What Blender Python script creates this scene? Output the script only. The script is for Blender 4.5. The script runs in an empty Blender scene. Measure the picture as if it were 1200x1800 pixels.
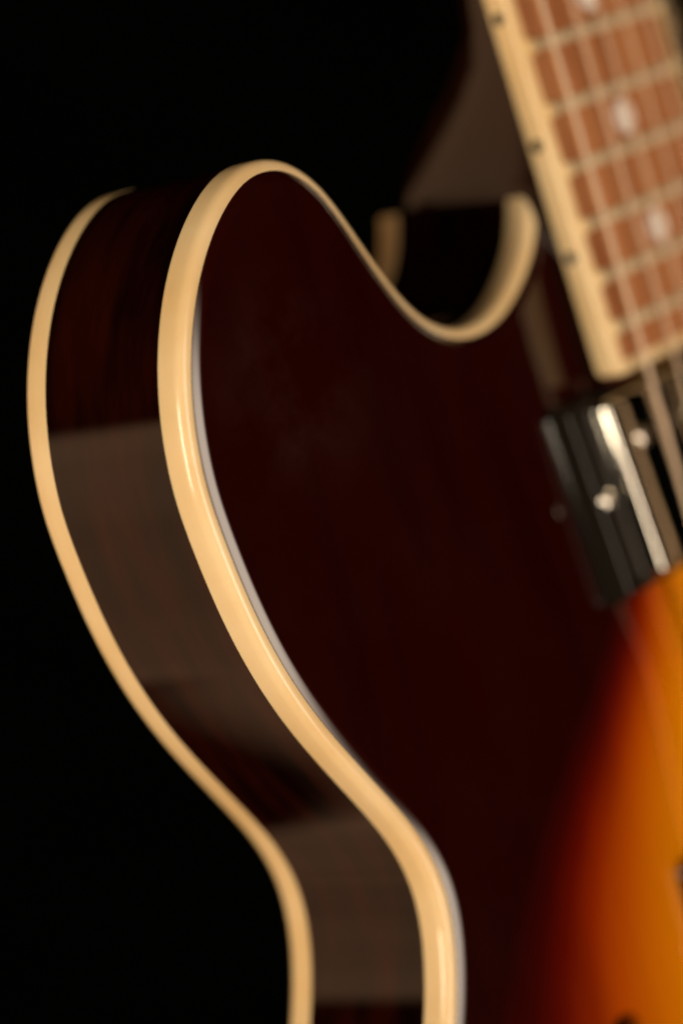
import bpy, bmesh, math, random
from mathutils import Vector, Matrix
from mathutils.geometry import delaunay_2d_cdt
random.seed(4)
S = bpy.context.scene
MM = 0.001

# ------------------------------------------------------------------ frames
# guitar frame (mm): x across the strings, y along the neck (up), z out of the top; origin at the end of the fingerboard
RX = Vector((0.6047844711, -0.2646466129, 0.7511310896)); RY = Vector((0.3014208516, 0.9490720316, 0.0916937792))
RZ = Vector((-0.7371439573, 0.1709515989, 0.6537540341))
RX = Vector((0.6047844711, -0.2646466129, 0.7511310896))
CAMG = Vector((-497.437, 86.3796, 345.3747))
ROT = Matrix((RX, -RZ, RY))                     # guitar frame -> room frame
CAM_W = Vector((0, 0, 1.2))
ROOT_W = CAM_W + (ROT @ (-CAMG)) * MM
def gw(v): return ROOT_W + (ROT @ Vector(v)) * MM
def gd(v): return (ROT @ Vector(v)).normalized()

# ------------------------------------------------------------------ camera
cd = bpy.data.cameras.new('camera'); cam = bpy.data.objects.new('camera', cd); S.collection.objects.link(cam)
cam.location = CAM_W; cam.rotation_euler = (math.radians(90), 0, 0)
cd.sensor_fit = 'VERTICAL'; cd.sensor_height = 36.0; cd.sensor_width = 24.0
cd.lens = 5014.5/1800*36
cd.clip_start = 0.02; cd.clip_end = 50
cd.dof.use_dof = True; cd.dof.focus_distance = 0.512; cd.dof.aperture_fstop = 4.1
S.camera = cam
S.render.resolution_x = 682; S.render.resolution_y = 1024

# ------------------------------------------------------------------ world, exposure
w = bpy.data.worlds.new("World"); S.world = w; w.use_nodes = True
w.node_tree.nodes['Background'].inputs[0].default_value = (0.8, 1.0, 0.7, 1)
w.node_tree.nodes['Background'].inputs[1].default_value = 0.0006
S.view_settings.view_transform = 'Standard'; S.view_settings.look = 'None'
S.view_settings.exposure = 0; S.view_settings.gamma = 1

# ------------------------------------------------------------------ lamps
def area(name, pos_g, target_g, sx, sy, radiance, color, up=(0, 1, 0)):
    ld = bpy.data.lights.new(name, 'AREA'); ld.shape = 'RECTANGLE'; ld.size = sx; ld.size_y = sy
    ld.energy = radiance * math.pi * sx * sy; ld.color = color
    o = bpy.data.objects.new(name, ld); S.collection.objects.link(o)
    P = gw(pos_g); Z = (P - gw(target_g)).normalized(); U = gd(up)
    Y = (U - Z * U.dot(Z)).normalized(); X = Y.cross(Z)
    m = Matrix((X, Y, Z)).transposed().to_4x4(); m.translation = P; o.matrix_world = m
    return o
def polar(d, r, t): return Vector(t) + Vector(d).normalized() * r
T0 = (-90, 0, 0)
# warm key from the left, its glint on the rounded binding edge
area('key_softbox', polar((-0.97, 0.15, 0.035), 900, T0), T0, 0.24, 0.42, 21.0, (1.0, 0.84, 0.64))
# upper front strip light: rim highlights on binding, chrome and screws
stp = area('strip_softbox', polar((-0.13, -0.18, 0.95), 1400, T0), T0, 0.66, 2.3, 9.6, (1.0, 0.81, 0.64))
def soft_centre(o, hx, hy, px, py):
    """cloth of a softbox: brightest in the middle, falling off to the edges"""
    ld = o.data; ld.use_nodes = True; nt = ld.node_tree; N = nt.nodes; Lk = nt.links
    geo = N.new('ShaderNodeNewGeometry'); prod = None
    for k, (h, pw) in enumerate(((hx, px), (hy, py))):
        s_ = N.new('ShaderNodeVectorMath'); s_.operation = 'SUBTRACT'; s_.inputs[1].default_value = o.matrix_world.translation
        d = N.new('ShaderNodeVectorMath'); d.operation = 'DOT_PRODUCT'; d.inputs[1].default_value = o.matrix_world.to_3x3().col[k]
        Lk.new(geo.outputs['Position'], s_.inputs[0]); Lk.new(s_.outputs[0], d.inputs[0])
        a = N.new('ShaderNodeMath'); a.operation = 'ABSOLUTE'; Lk.new(d.outputs['Value'], a.inputs[0])
        m = N.new('ShaderNodeMapRange'); m.interpolation_type = 'SMOOTHSTEP'
        m.inputs[1].default_value = h*pw; m.inputs[2].default_value = h; m.inputs[3].default_value = 1; m.inputs[4].default_value = .12
        Lk.new(a.outputs[0], m.inputs[0])
        if prod is None: prod = m.outputs[0]
        else:
            q = N.new('ShaderNodeMath'); q.operation = 'MULTIPLY'; Lk.new(prod, q.inputs[0]); Lk.new(m.outputs[0], q.inputs[1]); prod = q.outputs[0]
    Lk.new(prod, N['Emission'].inputs['Strength'])
soft_centre(stp, .33, 1.15, .2, .3)
# large dim panel behind left, mirrored in the lacquered side
DP = Vector((-.75, -.15, -.65)).normalized(); PC = Vector((-135, 0, -20)) + DP * 900
UPv = (Vector((0, 1, 0)) - DP * DP.y).normalized(); RTv = DP.cross(UPv)
cu, cv = 200, -545
pan = area('rear_panel', PC + RTv*cu + UPv*cv, PC + RTv*cu + UPv*cv - DP*900, 1.30, 1.91, .80, (1.0, 0.55, 0.29))
pan.data.use_nodes = True
def panel_mask(ld):
    nt = ld.node_tree; N = nt.nodes; Lk = nt.links
    em = N['Emission']
    geo = N.new('ShaderNodeNewGeometry')
    def dot(vec, off):
        d = N.new('ShaderNodeVectorMath'); d.operation = 'DOT_PRODUCT'
        s = N.new('ShaderNodeVectorMath'); s.operation = 'SUBTRACT'; s.inputs[1].default_value = off
        Lk.new(geo.outputs['Position'], s.inputs[0]); Lk.new(s.outputs[0], d.inputs[0]); d.inputs[1].default_value = vec
        return d.outputs['Value']
    org = gw(PC + RTv*276 + UPv*(-517))
    a = dot(gd(RTv*0.808 + UPv*0.589), org)      # > 0 right of the panel's slanted lower edge
    b = dot(gd(RTv*0.589 - UPv*0.808), org)      # > 0 past its start
    def ramp(sock, e0, e1):
        m = N.new('ShaderNodeMapRange'); m.interpolation_type = 'SMOOTHSTEP'
        m.inputs[1].default_value = e0; m.inputs[2].default_value = e1; Lk.new(sock, m.inputs[0]); return m.outputs[0]
    def mul(p, q):
        m = N.new('ShaderNodeMath'); m.operation = 'MULTIPLY'
        Lk.new(p, m.inputs[0])
        if isinstance(q, float): m.inputs[1].default_value = q
        else: Lk.new(q, m.inputs[1])
        return m.outputs[0]
    dark = mul(ramp(a, -.009, .009), ramp(b, -.02, .015))
    inv = N.new('ShaderNodeMath'); inv.operation = 'SUBTRACT'; inv.inputs[0].default_value = 1; Lk.new(dark, inv.inputs[1])
    v = dot(gd(UPv), gw(PC))
    g = N.new('ShaderNodeMapRange'); g.inputs[1].default_value = -0.9; g.inputs[2].default_value = 0.30
    g.inputs[3].default_value = 0.55; g.inputs[4].default_value = 1.0; Lk.new(v, g.inputs[0])
    top = dot(gd(UPv), gw(PC + UPv*405)); tm = ramp(top, 0.01, -0.07)
    # uneven cloth: brighter middle, slow falloff and a little mottling
    nz = N.new('ShaderNodeTexNoise'); nz.inputs['Scale'].default_value = 3.0; Lk.new(geo.outputs['Position'], nz.inputs['Vector'])
    nm = N.new('ShaderNodeMapRange'); nm.inputs[1].default_value = .3; nm.inputs[2].default_value = .7; nm.inputs[3].default_value = .8; nm.inputs[4].default_value = 1.15
    Lk.new(nz.outputs[0], nm.inputs[0])
    Lk.new(mul(mul(mul(inv.outputs[0], g.outputs[0]), tm), nm.outputs[0]), em.inputs['Strength'])
panel_mask(pan.data)

# ------------------------------------------------------------------ materials
def newmat(name):
    m = bpy.data.materials.new(name); m.use_nodes = True
    return m, m.node_tree.nodes, m.node_tree.links, m.node_tree.nodes['Principled BSDF']
def simple(name, col, rough, metal=0.0, noise=None, bump=None, spec=0.5, sss=0):
    m, N, L, P = newmat(name)
    P.inputs['Base Color'].default_value = (*col, 1); P.inputs['Roughness'].default_value = rough
    P.inputs['Metallic'].default_value = metal; P.inputs['Specular IOR Level'].default_value = spec
    tc = N.new('ShaderNodeTexCoord')
    if sss:
        P.inputs['Subsurface Weight'].default_value = sss; P.inputs['Subsurface Scale'].default_value = .0015
        P.inputs['Subsurface Radius'].default_value = (1, .6, .3)
    if noise:
        sc, col2, stretch = noise
        mp = N.new('ShaderNodeMapping'); mp.inputs['Scale'].default_value = stretch
        n = N.new('ShaderNodeTexNoise'); n.inputs['Scale'].default_value = sc; n.inputs['Detail'].default_value = 5
        r = N.new('ShaderNodeMapRange'); r.inputs[1].default_value = .35; r.inputs[2].default_value = .68
        mx = N.new('ShaderNodeMix'); mx.data_type = 'RGBA'
        mx.inputs['A'].default_value = (*col, 1); mx.inputs['B'].default_value = (*col2, 1)
        L.new(tc.outputs['Object'], mp.inputs[0]); L.new(mp.outputs[0], n.inputs['Vector']); L.new(n.outputs[0], r.inputs[0])
        L.new(r.outputs[0], mx.inputs['Factor']); L.new(mx.outputs['Result'], P.inputs['Base Color'])
    if bump:
        sc, dist, strg = bump
        n = N.new('ShaderNodeTexNoise'); n.inputs['Scale'].default_value = sc; n.inputs['Detail'].default_value = 2
        b = N.new('ShaderNodeBump'); b.inputs['Distance'].default_value = dist; b.inputs['Strength'].default_value = strg
        L.new(tc.outputs['Object'], n.inputs['Vector']); L.new(n.outputs[0], b.inputs['Height']); L.new(b.outputs[0], P.inputs['Normal'])
    return m
CREAM = (.83, .63, .355)
M = {}
M['binding'] = simple('cream_binding', CREAM, .16, noise=(38, (.74, .51, .24), (1, 1, 1)), bump=(60, .0002, .2), sss=.25)
M['side'] = simple('lacquered_side', (.0030, .0005, .0003), .012, noise=(55, (.018, .0022, .0008), (.5, .5, 2.6)), bump=(45, .0002, .08))
M['back'] = simple('lacquered_back', (.010, .0012, .0004), .06)
M['neck'] = simple('lacquered_neck', (.010, .003, .0012), .10, noise=(50, (.02, .005, .002), (3, .4, 3)))
M['rosewood'] = simple('rosewood', (.53, .225, .088), .5, noise=(110, (.31, .105, .036), (3.2, .22, 1)), bump=(300, .0003, .3), spec=.3)
M['fret'] = simple('nickel_fret', (.80, .66, .42), .42, metal=.3)
M['pearl'] = simple('pearl_inlay', (.92, .84, .74), .2, noise=(200, (.95, .86, .76), (1, 1, 1)))
M['black_dot'] = simple('black_side_dot', (.02, .016, .01), .3)
M['black_plastic'] = simple('black_plastic', (.009, .007, .005), .15, bump=(400, .0001, .2), spec=.32)
M['chrome'] = simple('chrome_cover', (.74, .70, .60), .10, metal=1)
M['screw'] = simple('nickel_screw', (.80, .74, .64), .16, metal=1)
M['hole'] = simple('bare_wood_inside', (.05, .022, .008), .8)
M['backdrop'] = simple('black_cloth', (.0012, .0022, .0012), .95, noise=(6, (.0006, .0010, .0006), (1, 1, 1)), spec=.05)
def string_mat(name, wound):
    m, N, L, P = newmat(name)
    P.inputs['Base Color'].default_value = (.62, .46, .32, 1); P.inputs['Metallic'].default_value = .7; P.inputs['Roughness'].default_value = .38
    if wound:
        tc = N.new('ShaderNodeTexCoord'); wv = N.new('ShaderNodeTexWave'); wv.bands_direction = 'Y'; wv.inputs['Scale'].default_value = 550
        b = N.new('ShaderNodeBump'); b.inputs['Distance'].default_value = .0001; b.inputs['Strength'].default_value = .6
        L.new(tc.outputs['Object'], wv.inputs['Vector']); L.new(wv.outputs[0], b.inputs['Height']); L.new(b.outputs[0], P.inputs['Normal'])
    return m
M['wound'] = string_mat('wound_nickel', True); M['plain'] = string_mat('plain_steel', False)

# sunburst top: colour of the stain depends on the place on the plate
def burst():
    m, N, L, P = newmat('sunburst_lacquer')
    tc = N.new('ShaderNodeTexCoord'); sep = N.new('ShaderNodeSeparateXYZ'); L.new(tc.outputs['Object'], sep.inputs[0])
    def mth(op, a, b=None):
        n = N.new('ShaderNodeMath'); n.operation = op
        for i, q in enumerate((a, b)):
            if q is None: continue
            if isinstance(q, (int, float)): n.inputs[i].default_value = q
            else: L.new(q, n.inputs[i])
        return n.outputs[0]
    def sst(v, e0, e1):
        q = N.new('ShaderNodeMapRange'); q.interpolation_type = 'SMOOTHSTEP'; q.inputs[1].default_value = e0; q.inputs[2].default_value = e1
        L.new(v, q.inputs[0]); return q.outputs[0]
    ny = mth('MULTIPLY', sep.outputs[1], -1.0)
    xo = mth('ADD', mth('ADD', mth('MULTIPLY', sst(ny, .014, .123), .086), .024), mth('MULTIPLY', sst(ny, .10, .26), .075))
    r = mth('ADD', mth('DIVIDE', mth('ABSOLUTE', sep.outputs[0]), xo), sst(ny, .28, .40))
    nz = N.new('ShaderNodeTexNoise'); nz.inputs['Scale'].default_value = 14; nz.inputs['Detail'].default_value = 3
    L.new(tc.outputs['Object'], nz.inputs['Vector'])
    r = mth('ADD', r, mth('MULTIPLY', mth('SUBTRACT', nz.outputs[0], .5), .05))
    cr = N.new('ShaderNodeValToRGB'); L.new(r, cr.inputs[0])
    stops = [(0.0, (.74, .29, .004)), (.36, (.67, .235, .002)), (.48, (.56, .150, .001)), (.60, (.41, .066, .0008)), (.70, (.225, .018, .0006)),
             (.79, (.10, .0040, .0005)), (.88, (.040, .0015, .0005)), (1.0, (.016, .0012, .0006))]
    el = cr.color_ramp.elements
    el[0].position, el[0].color = stops[0][0], (*stops[0][1], 1); el[1].position, el[1].color = 1.0, (*stops[-1][1], 1)
    for p_, c_ in stops[1:-1]:
        e = el.new(p_); e.color = (*c_, 1)
    # fine maple grain and faint mottled sheen painted into the dark edge
    mp = N.new('ShaderNodeMapping'); mp.inputs['Scale'].default_value = (3.0, .35, 1); L.new(tc.outputs['Object'], mp.inputs[0])
    gr = N.new('ShaderNodeTexNoise'); gr.inputs['Scale'].default_value = 45; gr.inputs['Detail'].default_value = 5; L.new(mp.outputs[0], gr.inputs['Vector'])
    mr = N.new('ShaderNodeMapRange'); mr.inputs[1].default_value = .3; mr.inputs[2].default_value = .7; mr.inputs[3].default_value = .86; mr.inputs[4].default_value = 1.08
    L.new(gr.outputs[0], mr.inputs[0])
    mx = N.new('ShaderNodeVectorMath'); mx.operation = 'MULTIPLY'; L.new(cr.outputs[0], mx.inputs[0]); L.new(mr.outputs[0], mx.inputs[1])
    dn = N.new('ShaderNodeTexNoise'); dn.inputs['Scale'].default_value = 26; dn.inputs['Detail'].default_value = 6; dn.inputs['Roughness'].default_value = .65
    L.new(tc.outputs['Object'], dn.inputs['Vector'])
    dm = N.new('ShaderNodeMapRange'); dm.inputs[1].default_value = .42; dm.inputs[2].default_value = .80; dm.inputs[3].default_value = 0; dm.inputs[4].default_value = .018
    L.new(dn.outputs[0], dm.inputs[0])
    # soft hazy reflection on the horn, painted as a lighter base-colour patch
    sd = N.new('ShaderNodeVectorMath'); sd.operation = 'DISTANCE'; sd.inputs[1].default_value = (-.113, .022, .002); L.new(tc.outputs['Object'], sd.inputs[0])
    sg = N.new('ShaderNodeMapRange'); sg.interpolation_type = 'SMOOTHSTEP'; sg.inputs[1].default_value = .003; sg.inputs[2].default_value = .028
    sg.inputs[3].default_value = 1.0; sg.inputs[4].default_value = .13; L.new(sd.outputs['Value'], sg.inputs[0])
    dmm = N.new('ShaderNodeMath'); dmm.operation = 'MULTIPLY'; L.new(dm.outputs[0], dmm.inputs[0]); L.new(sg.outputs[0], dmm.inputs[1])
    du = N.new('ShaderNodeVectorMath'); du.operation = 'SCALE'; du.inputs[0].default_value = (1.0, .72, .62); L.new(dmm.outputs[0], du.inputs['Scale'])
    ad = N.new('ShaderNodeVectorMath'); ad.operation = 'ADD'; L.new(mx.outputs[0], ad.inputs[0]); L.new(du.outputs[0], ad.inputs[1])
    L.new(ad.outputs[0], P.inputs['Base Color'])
    P.inputs['Roughness'].default_value = .06; P.inputs['Specular IOR Level'].default_value = .6
    b = N.new('ShaderNodeBump'); b.inputs['Distance'].default_value = .0004; b.inputs['Strength'].default_value = .12
    n2 = N.new('ShaderNodeTexNoise'); n2.inputs['Scale'].default_value = 40; L.new(tc.outputs['Object'], n2.inputs['Vector'])
    L.new(n2.outputs[0], b.inputs['Height']); L.new(b.outputs[0], P.inputs['Normal'])
    return m
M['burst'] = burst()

# ------------------------------------------------------------------ helpers
col = S.collection
def obj(name, verts, faces, mat, parent, smooth=True, angle=40):
    me = bpy.data.meshes.new(name); me.from_pydata([tuple(c*MM for c in v) for v in verts], [], faces)
    bm = bmesh.new(); bm.from_mesh(me); bmesh.ops.recalc_face_normals(bm, faces=bm.faces); bm.to_mesh(me); bm.free()
    me.materials.append(mat)
    if smooth:
        me.polygons.foreach_set('use_smooth', [True]*len(me.polygons))
        me.set_sharp_from_angle(angle=math.radians(angle))
    o = bpy.data.objects.new(name, me); col.objects.link(o)
    if parent: o.parent = parent
    return o
class MB:
    def __init__(s): s.v = []; s.f = []
    def add(s, v, f):
        k = len(s.v); s.v += [tuple(q) for q in v]; s.f += [tuple(i+k for i in q) for q in f]
    def rings(s, rings, closed=True, capped=True, loop=False):
        """rings: list of equal-length vertex rings, skinned in order"""
        n = len(rings[0]); v = [q for r in rings for q in r]; f = []
        R = len(rings)
        for a in range(R if loop else R-1):
            b = (a+1) % R
            for i in range(n if closed else n-1):
                j = (i+1) % n
                f.append((a*n+i, a*n+j, b*n+j, b*n+i))
        if capped and not loop:
            f.append(tuple(range(n))); f.append(tuple(range((R-1)*n, R*n)))
        s.add(v, f)
    def tube(s, a, b, r, n=10):
        a = Vector(a); b = Vector(b); d = (b-a).normalized(); u = d.orthogonal().normalized(); w_ = d.cross(u)
        s.rings([[p + (u*math.cos(t)+w_*math.sin(t))*r for t in (2*math.pi*i/n for i in range(n))] for p in (a, b)])
    def dome(s, c, r, h, skirt, n=20, m=5):
        rs = [[(c[0]+r*math.cos(t), c[1]+r*math.sin(t), c[2]-skirt) for t in (2*math.pi*i/n for i in range(n))]]
        for k in range(m):
            a = k/m*math.pi/2
            rs.append([(c[0]+r*math.cos(a)*math.cos(t), c[1]+r*math.cos(a)*math.sin(t), c[2]+h*math.sin(a)) for t in (2*math.pi*i/n for i in range(n))])
        s.rings(rs, capped=False)
        k = len(s.v); s.v.append((c[0], c[1], c[2]+h)); b0 = k-n
        for i in range(n): s.f.append((b0+i, b0+(i+1) % n, k))
        s.f.append(tuple(range(b0-n*m, b0-n*m+n)))
    def build(s, name, mat, parent, **k): return obj(name, s.v, s.f, mat, parent, **k)
def catmull(P, step=1.6):
    out = []
    P = [Vector(p) for p in P]; Q = [2*P[0]-P[1]] + P + [2*P[-1]-P[-2]]
    for i in range(1, len(Q)-2):
        a, b, c, d = Q[i-1:i+3]; n = max(1, round((c-b).length/step))
        for k in range(n):
            t = k/n
            out.append(.5*((2*b)+(c-a)*t+(2*a-5*b+4*c-d)*t*t+(3*b-a-3*c+d)*t**3))
    out.append(P[-1]); return out
def smooth_open(P, it):
    P = [p.copy() for p in P]
    for _ in range(it):
        Q = [P[0]] + [P[i]*.5 + (P[i-1]+P[i+1])*.25 for i in range(1, len(P)-1)] + [P[-1]]
        P = Q
    return P

# ------------------------------------------------------------------ guitar root
root = bpy.data.objects.new('electric_guitar', None); col.objects.link(root)
root.location = ROOT_W; root.rotation_euler = ROT.to_euler()
root['label'] = 'semi-hollow electric guitar with cream binding, dark sunburst top and black pickup surround'
root['category'] = 'guitar'

T = 39.8
LEFT = [(-26.4, 39.9), (-27.0, 38), (-28.0, 35.2), (-29.3, 32.4), (-31.4, 29.4), (-35.4, 26.0), (-41.2, 22.2), (-46.4, 19.6), (-52.4, 18.2), (-58.9, 18.3),
        (-64.9, 20.5), (-68.4, 22.8), (-71.9, 26.0), (-75.3, 30.9), (-78.1, 35.7), (-80.1, 39.5), (-83.0, 45.1), (-84.9, 48.9),
        (-87.9, 54.2), (-91.6, 58.3), (-97.1, 61.7), (-101.8, 62.9), (-105.9, 62.7), (-112.3, 60.5), (-119.9, 55.6), (-125.1, 50.9),
        (-130.6, 44.3), (-135.1, 36.5), (-136.8, 33.1), (-139.1, 26.3), (-140.4, 20.8), (-141.4, 13.9), (-141.4, 6.6), (-139.4, -8.9),
        (-137.2, -18.8), (-134.0, -28.6), (-129.7, -37.9), (-124.3, -47.2), (-118.1, -57.0), (-112.6, -66.2), (-109.7, -74.3),
        (-109.1, -80.3), (-110.4, -88.9), (-114.3, -98.4), (-118.5, -106), (-129, -122), (-148, -146), (-170, -172), (-190, -203),
        (-201, -237), (-203, -265), (-197, -300), (-178, -336), (-145, -366), (-95, -387), (-45, -395), (0, -396)]
half = smooth_open(catmull([Vector(p) for p in LEFT]), 14)
path = half + [Vector((-p.x, p.y)) for p in reversed(half[:-1])]
def outward(P):
    N = []
    for i in range(len(P)):
        t = (P[min(i+1, len(P)-1)] - P[max(i-1, 0)]).normalized()
        N.append(Vector((t.y, -t.x)))       # path runs neck -> left -> bottom: outward is to the right-hand side
    if N[len(P)//4].x > 0: N = [-n for n in N]
    return N
nrm = outward(path)
# the rim bulges a little further on its outer flank
for i, (p, n) in enumerate(zip(path, nrm)):
    if abs(p.x) > 99 or p.y < -70: p += n*2.0*min(1, abs(min(0, n.x*(1 if p.x < 0 else -1))))
for _ in range(4):
    path = [path[0]] + [path[i]*.5+(path[i-1]+path[i+1])*.25 for i in range(1, len(path)-1)] + [path[-1]]
nrm = outward(path)
def sweep(profile, name, mat, capped=True, closed=True, angle=40):
    mb = MB()
    mb.rings([[(p.x+n.x*o, p.y+n.y*o, z) for o, z in profile] for p, n in zip(path, nrm)], closed=closed, capped=capped)
    return mb.build(name, mat, root, angle=angle)
# front binding: side face, rounded edge, scraped facet
SEAM_IN, SEAM_Z = -4.55, 1.32
sweep([(0, -5.5), (.02, -3.6), (0, -1.9), (-.12, -1.25), (-.38, -.68), (-.78, -.24), (-1.25, .06), (-2.4, .36), (-3.2, .3), (-3.2, -5.5)], 'top_binding', M['binding'], angle=50)
# lacquered roll of the top plate down to its binding
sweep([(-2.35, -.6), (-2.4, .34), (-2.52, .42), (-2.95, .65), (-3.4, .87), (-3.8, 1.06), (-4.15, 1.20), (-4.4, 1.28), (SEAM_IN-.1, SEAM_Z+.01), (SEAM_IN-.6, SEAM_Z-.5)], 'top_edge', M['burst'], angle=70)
sweep([(0, -T+5.3), (-2.8, -T+5.3), (-2.8, -T-.9), (-2.2, -T-.75), (-.8, -T-.35), (-.25, -T+.2), (0, -T+1.0), (.02, -T+3)], 'back_binding', M['binding'], angle=50)
sweep([(-.10, -5.52), (-.13, -14), (-.13, -28), (-.10, -T+5.28), (-2.6, -T+5.28), (-2.6, -5.52)], 'body_side', M['side'], angle=50)

# arched plates -----------------------------------------------------
inner = [Vector((p.x+n.x*SEAM_IN, p.y+n.y*SEAM_IN)) for p, n in zip(path, nrm)]
inner_d = inner[::2] if (len(inner) % 2) else inner[::2]+[inner[-1]]
def sm(t): t = max(0, min(1, t)); return t*t*(3-2*t)
def arch(d): return SEAM_Z + 8.0*sm(d/130)
def in_poly(x, y, P):
    c = False; j = len(P)-1
    for i in range(len(P)):
        a, b = P[i], P[j]
        if (a.y > y) != (b.y > y) and x < (b.x-a.x)*(y-a.y)/(b.y-a.y)+a.x: c = not c
        j = i
    return c
coarse = inner[::5]
def dist(x, y):
    m = 1e9
    for i in range(len(coarse)-1):
        a = coarse[i]; b = coarse[i+1]; dx = b.x-a.x; dy = b.y-a.y; L2 = dx*dx+dy*dy
        t = 0 if L2 == 0 else max(0, min(1, ((x-a.x)*dx+(y-a.y)*dy)/L2))
        q = (a.x+t*dx-x)**2+(a.y+t*dy-y)**2
        if q < m: m = q
    return math.sqrt(m)
def fhole(sx):
    """f-shaped sound hole centreline widened to a slot with two eyes"""
    P = []
    cl = catmull([Vector(q) for q in ((-74, -126), (-79, -132), (-86, -150), (-94, -175), (-103, -200), (-110, -218), (-113, -224))], 4)
    n = len(cl)
    def width(i):
        t = i/(n-1)
        return 2.6+1.4*math.sin(math.pi*t)
    L_, R_ = [], []
    for i in range(n):
        t = (cl[min(i+1, n-1)]-cl[max(i-1, 0)]).normalized(); nn = Vector((-t.y, t.x)); L_.append(cl[i]+nn*width(i)); R_.append(cl[i]-nn*width(i))
    def eye(c, r, a0, a1, k=14): return [Vector((c[0]+r*math.cos(math.radians(a0+(a1-a0)*i/k)), c[1]+r*math.sin(math.radians(a0+(a1-a0)*i/k)))) for i in range(k+1)]
    top = eye((-71.5, -127.5), 5.2, -60, 170); bot = eye((-115, -224), 6.0, 20, -230)
    P = top + [R_[i] if R_[i].x < L_[i].x else L_[i] for i in range(2, n-2)]
    P = top + [min((L_[i], R_[i]), key=lambda q: q.x) for i in range(3, n-2)] + list(reversed(bot)) + [max((L_[i], R_[i]), key=lambda q: q.x) for i in range(n-3, 2, -1)]
    return [Vector((q.x*sx, q.y)) for q in P]
def plate(name, mat, holes, zf):
    pts = [Vector(p) for p in inner_d]; nb = len(pts)
    loops = [list(range(nb))]
    for H in holes:
        k = len(pts); pts += H; loops.append(list(range(k, len(pts))))
    edges = []
    for lp in loops: edges += [(lp[i], lp[(i+1) % len(lp)]) for i in range(len(lp))]
    st = 4.5; y = -396
    row = 0
    while y < 62:
        x = -204 + (st/2 if row % 2 else 0)
        while x < 204:
            if in_poly(x, y, coarse) and dist(x, y) > 2.2 and not any(in_poly(x, y, H) for H in holes): pts.append(Vector((x, y)))
            x += st
        y += st*.87; row += 1
    v, e, f, _, _, _ = delaunay_2d_cdt([Vector((p.x, p.y)) for p in pts], edges, [], 0, 1e-4)
    F = []
    for t in f:
        cx = sum(v[i].x for i in t)/3; cy = sum(v[i].y for i in t)/3
        if in_poly(cx, cy, inner_d) and not any(in_poly(cx, cy, H) for H in holes): F.append(tuple(t))
    V = [(q.x, q.y, zf(dist(q.x, q.y))) for q in v]
    for H in holes:                                     # thickness of the plate round each hole
        k = len(V); n = len(H)
        for q in H: z = zf(dist(q.x, q.y)); V += [(q.x, q.y, z), (q.x, q.y, z-4.5)]
        F += [(k+2*i, k+2*((i+1) % n), k+2*((i+1) % n)+1, k+2*i+1) for i in range(n)]
    return obj(name, V, F, mat, root, angle=60)
H1, H2 = fhole(1), fhole(-1)
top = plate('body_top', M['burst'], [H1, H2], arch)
plate('body_back', M['back'], [], lambda d: -T-.75-6*sm(d/130))
mb = MB(); mb.add([(q.x*.97, q.y*.97, -T+3) for q in coarse], [tuple(range(len(coarse)))]); mb.build('body_inside', M['hole'], root, smooth=False)

# ------------------------------------------------------------------ neck and fingerboard
ZB, SL = 11.21, .0582
L_SC = 628.0
def fret_y(n): return L_SC*2**(-n/12) - (L_SC*2**(-22/12)-8.0)
NUT = fret_y(0)
def hw(y): return 28-.0145*y
RAD = 305.0
def zt(x, y): h = hw(y); return ZB - SL*y + (h*h-x*x)/(2*RAD)
BT = 4.9                                                # binding / board thickness
# rosewood
mb = MB(); rings = []
YE = -1.6
for i in range(60):
    y = 1.0 + (NUT-1.0)*i/59; h = hw(y)-2.7
    xs = [-h+2*h*k/12 for k in range(13)]
    rings.append([(x, y, zt(x, y)) for x in xs] + [(h, y, ZB-SL*y-BT), (-h, y, ZB-SL*y-BT)])
mb.rings(rings); board = mb.build('fingerboard', M['rosewood'], root)
# board binding: left edge, rounded corners, end strip, right edge
def board_binding():
    P = []; c = 2.2
    ys = [NUT - (NUT-6)*i/40 for i in range(41)]
    for y in ys: P.append((Vector((-hw(y), y)), Vector((-1, 0))))
    x0 = -hw(0)
    for k in range(1, 8):
        a = math.radians(180+90*k/8); P.append((Vector((x0+c+c*math.cos(a), YE+c+c*math.sin(a))), Vector((math.cos(a), math.sin(a)))))
    for k in range(9): P.append((Vector((x0+c+(2*(-x0)-2*c)*k/8, YE)), Vector((0, -1))))
    P2 = [(Vector((-p.x, p.y)), Vector((-n.x, n.y))) for p, n in reversed(P[:-9])]
    P += P2
    mb = MB(); rings = []
    W = 2.68
    for p, n in P:
        r = []
        def q(o, dz):
            c_ = p+n*o; r.append((c_.x, c_.y, zt(max(-hw(c_.y), min(hw(c_.y), c_.x)), c_.y)+dz))
        q(-W, -.0); q(-W*.55, .02); q(-.55, -.04); q(-.2, -.22); q(-.02, -.6); q(0, -1.6); q(0, -BT); q(-W, -BT)
        rings.append(r)
    mb.rings(rings)
    for n in range(1, 23):                              # nibs over the fret ends
        y = fret_y(n)
        for s in (-1, 1):
            h = hw(y); rr = []
            for dx, sc in ((-1.2, 1.0), (0, 1.0), (1.0, .97), (1.7, .8), (2.1, .45)):
                xc = s*(h-2.7-dx)
                rr.append([(xc, y+1.9*sc*math.cos(t), zt(xc, y)-.1+1.35*sc*max(0, math.sin(t))) for t in (math.pi*i/8 for i in range(9))])
            mb.rings(rr)
    return mb.build('fingerboard_binding', M['binding'], board, angle=50)
board_binding()
def fret_mesh(n):
    y = fret_y(n); h = hw(y)-3.7; mb = MB()
    rs = []
    for k in range(13):
        x = -h+2*h*k/12; z = zt(x, y)
        rs.append([(x, y+1.2*math.cos(t), z-.02+1.1*math.sin(t)) for t in (math.pi*i/8 for i in range(9))])
    mb.rings(rs); return mb
for n in range(1, 23): fret_mesh(n).build('fret', M['fret'], board)
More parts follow.
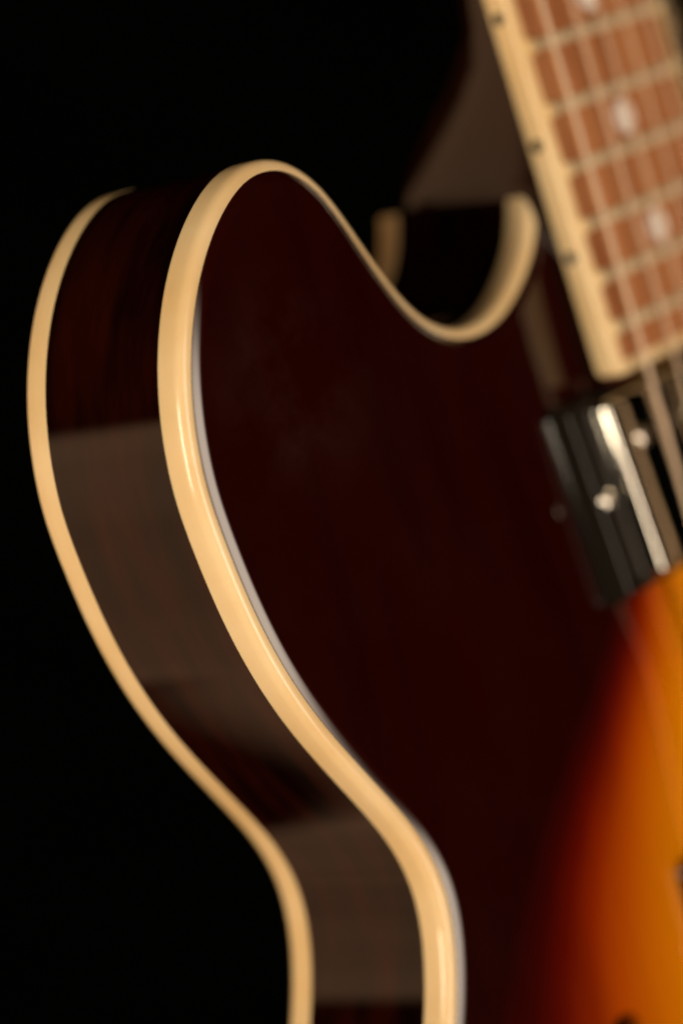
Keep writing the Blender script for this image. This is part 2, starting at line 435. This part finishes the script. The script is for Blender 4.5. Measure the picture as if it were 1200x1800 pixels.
def disc(cx, cy, r, zf, mat, name, parent, axis='z'):
    mb = MB(); k = 20
    if axis == 'z':
        mb.rings([[(cx+r*math.cos(t), cy+r*math.sin(t), zf(cx, cy)-.6) for t in (2*math.pi*i/k for i in range(k))],
                  [(cx+r*math.cos(t), cy+r*math.sin(t), zf(cx+r*math.cos(t), cy+r*math.sin(t))+.04) for t in (2*math.pi*i/k for i in range(k))]])
    else:
        mb.rings([[(cx+dx, cy+r*math.cos(t), zf+r*math.sin(t)) for t in (2*math.pi*i/k for i in range(k))] for dx in (.5, -.05)])
    return mb.build(name, mat, parent, smooth=False)
for a in (2, 4, 6, 8, 14, 16, 18, 20):
    y = (fret_y(a)+fret_y(a+1))/2; disc(-.5, y, 3.6, zt, M['pearl'], 'inlay_dot', board)
    disc(-hw(y), y, 1.35, ZB-SL*y-2.9, M['black_dot'], 'side_dot', board, 'x')
yy = (fret_y(11)+fret_y(12))/2
for s in (-1, 1):
    disc(12*s, yy, 3.5, zt, M['pearl'], 'inlay_dot', board); disc(-hw(yy), yy+3*s, 1.15, ZB-SL*yy-2.9, M['black_dot'], 'side_dot', board, 'x')
# neck: D section, deepening into the heel at the body joint
mb = MB(); rings = []
ys = [-.9, 10, 20, 30, 38, 40.5, 43, 46, 50, 55, 60, 66, 73, 82, 95, 120, 160, 220, 300, 380, NUT]
for y in ys:
    zt_ = ZB-SL*y-BT-.02; h = hw(y)-.35
    if y < 39: bot = -6.0; ex = 8.0
    else:
        t = sm((y-39)/40)**.85; bot = (-T+.8)*(1-t) + (ZB-SL*y-21.5)*t; ex = 7.0*(1-t)+1.9*t
    D = zt_-bot; r = []
    for k in range(25):
        a = math.pi*k/24; c = math.cos(a); s_ = math.sin(a)
        r.append((h*math.copysign(abs(c)**(2/ex), c), y, zt_-D*abs(s_)**(2/ex)))
    rings.append(r)
mb.rings(rings); mb.build('neck', M['neck'], root, angle=60)
mb = MB(); yn = NUT+.05
mb.rings([[(-21.4, y, zt(0, y)+(1.8)), (21.4, y, zt(0, y)+1.8), (21.4, y, zt(0, y)-5), (-21.4, y, zt(0, y)-5)] for y in (yn, yn+5)]); mb.build('nut', M['pearl'], root, smooth=False)

# ------------------------------------------------------------------ strings
SX = [(-22.6, .60), (-12.0, .47), (-3.2, .36), (5.4, .22), (14.0, .17), (22.4, .13)]
def zs(y): return 15.0-.0455*y
BR = -168.0
for i, (x, r) in enumerate(SX):
    nutx = -17.5+7*i; brx = -26+10.4*i
    xn = x + (nutx-x)
    mb = MB(); mb.tube((x+(nutx-x)*1.0, NUT+1, zs(NUT)), (x, 0, zs(0)), r, 10)
    mb.tube((x, 0, zs(0)), (brx, BR, zs(BR)), r, 10)
    mb.tube((brx, BR, zs(BR)), (brx, BR-40, zs(BR)-6), r, 10)
    mb.build('string', M['wound'] if i < 3 else M['plain'], root)

# ------------------------------------------------------------------ pickups
def rrect(x0, x1, y0, y1, rad, z, n=6):
    out = []
    for cx, cy, a0 in ((x1-rad, y1-rad, 0), (x0+rad, y1-rad, 90), (x0+rad, y0+rad, 180), (x1-rad, y0+rad, 270)):
        for k in range(n+1):
            a = math.radians(a0+90*k/n); out.append((cx+rad*math.cos(a), cy+rad*math.sin(a), z))
    return out
def pickup(name, loc, tilt, poles_up=True):
    r = bpy.data.objects.new(name, None); col.objects.link(r); r.parent = root
    r.location = Vector(loc)*MM; r.rotation_euler = (-tilt, 0, 0)
    # local frame: origin at centre, top of the surround at z = 0
    mb = MB()
    prof = [(0.0, -7.5, 2.6), (0.45, -3.5, 2.3), (0.6, -3.15, 2.2), (2.6, -.35, 1.6), (2.9, -.1, 1.6), (3.3, 0, 1.5), (6.6, 0, 1.0), (7.4, -.12, .9), (7.8, -.6, .8)]
    X, Y_ = 44.2, 21.2
    rings = []
    for ins, z, rad in prof:
        inx = ins; iny = ins*.42
        rings.append(rrect(-X+inx, X-inx, -Y_+iny, Y_-iny, max(rad, .5), z))
    last = rrect(-33.9, 33.9, -19.35, 19.35, .9, -.1); rings.append(last); rings.append(rrect(-33.9, 33.9, -19.35, 19.35, .9, -7.5))
    mb.rings(rings, capped=False); mb.build('surround', M['black_plastic'], r, angle=35)
    mb = MB(); rg = []
    cx_, cy_ = 33.4, 18.9
    for ins, z in ((0, -7), (0, 1.9), (.1, 2.6), (.38, 3.05), (.8, 3.35), (1.4, 3.5)):
        rg.append(rrect(-cx_+ins, cx_-ins, -cy_+ins, cy_-ins, max(2.2-ins*.7, .6), z, 8))
    mb.rings(rg); cov = mb.build('cover', M['chrome'], r, angle=60)
    for k in range(6):
        mb = MB(); mb.dome((-24.5+9.8*k, (8.8 if poles_up else -8.8), 3.5), 2.3, 1.0, .3)
        ps = mb.build('pole_screw', M['screw'], cov)
        mb = MB(); y = (8.8 if poles_up else -8.8); mb.rings([[(-24.5+9.8*k-1.7, y-.2, z), (-24.5+9.8*k+1.7, y-.2, z), (-24.5+9.8*k+1.7, y+.2, z), (-24.5+9.8*k-1.7, y+.2, z)] for z in (4.0, 4.52)])
        mb.build('slot', M['black_plastic'], ps, smooth=False) if False else None
    for s in (-1, 1):
        mb = MB(); mb.dome((38.9*s, 0, 0.05), 2.3, 1.5, .2); mb.build('adjustment_screw', M['screw'], r)
    return r
tilt = math.atan(4.2/42)
pickup('neck_pickup', (0, -24.2, 8.35), tilt)
pickup('bridge_pickup', (0, -122.5, 12.6), math.atan(2.2/42), False)
# bridge and tailpiece, beyond the frame
mb = MB(); mb.rings([rrect(-46, 46, BR-5, BR+5, 4.5, z) for z in (14.5, 19.5)]); br = mb.build('bridge', M['chrome'], root)
for i in range(6):
    mb = MB(); x = -26+10.4*i; mb.rings([rrect(x-3.2, x+3.2, BR-3, BR+3, .6, z) for z in (19.5, zs(BR)-.6)]); mb.build('saddle', M['screw'], br)
for s in (-1, 1):
    mb = MB(); mb.tube((37*s, BR, 7), (37*s, BR, 14.6), 2.2, 16); mb.build('post', M['screw'], br)
mb = MB(); mb.rings([rrect(-50, 50, BR-48, BR-34, 5, z) for z in (12, 20)]); mb.build('tailpiece', M['chrome'], root)

# ------------------------------------------------------------------ black backdrop behind
mb = MB()
n = 40
rows = []
for k in range(2): rows.append([((-6+12*i/n)*1000, 3000+18*math.sin(i*1.7)*1.0+10*math.sin(i*.6+k), (-3+7*k)*1000) for i in range(n+1)])
mb.rings(rows, closed=False, capped=False)
bd = mb.build('backdrop', M['backdrop'], None); bd['kind'] = 'structure'
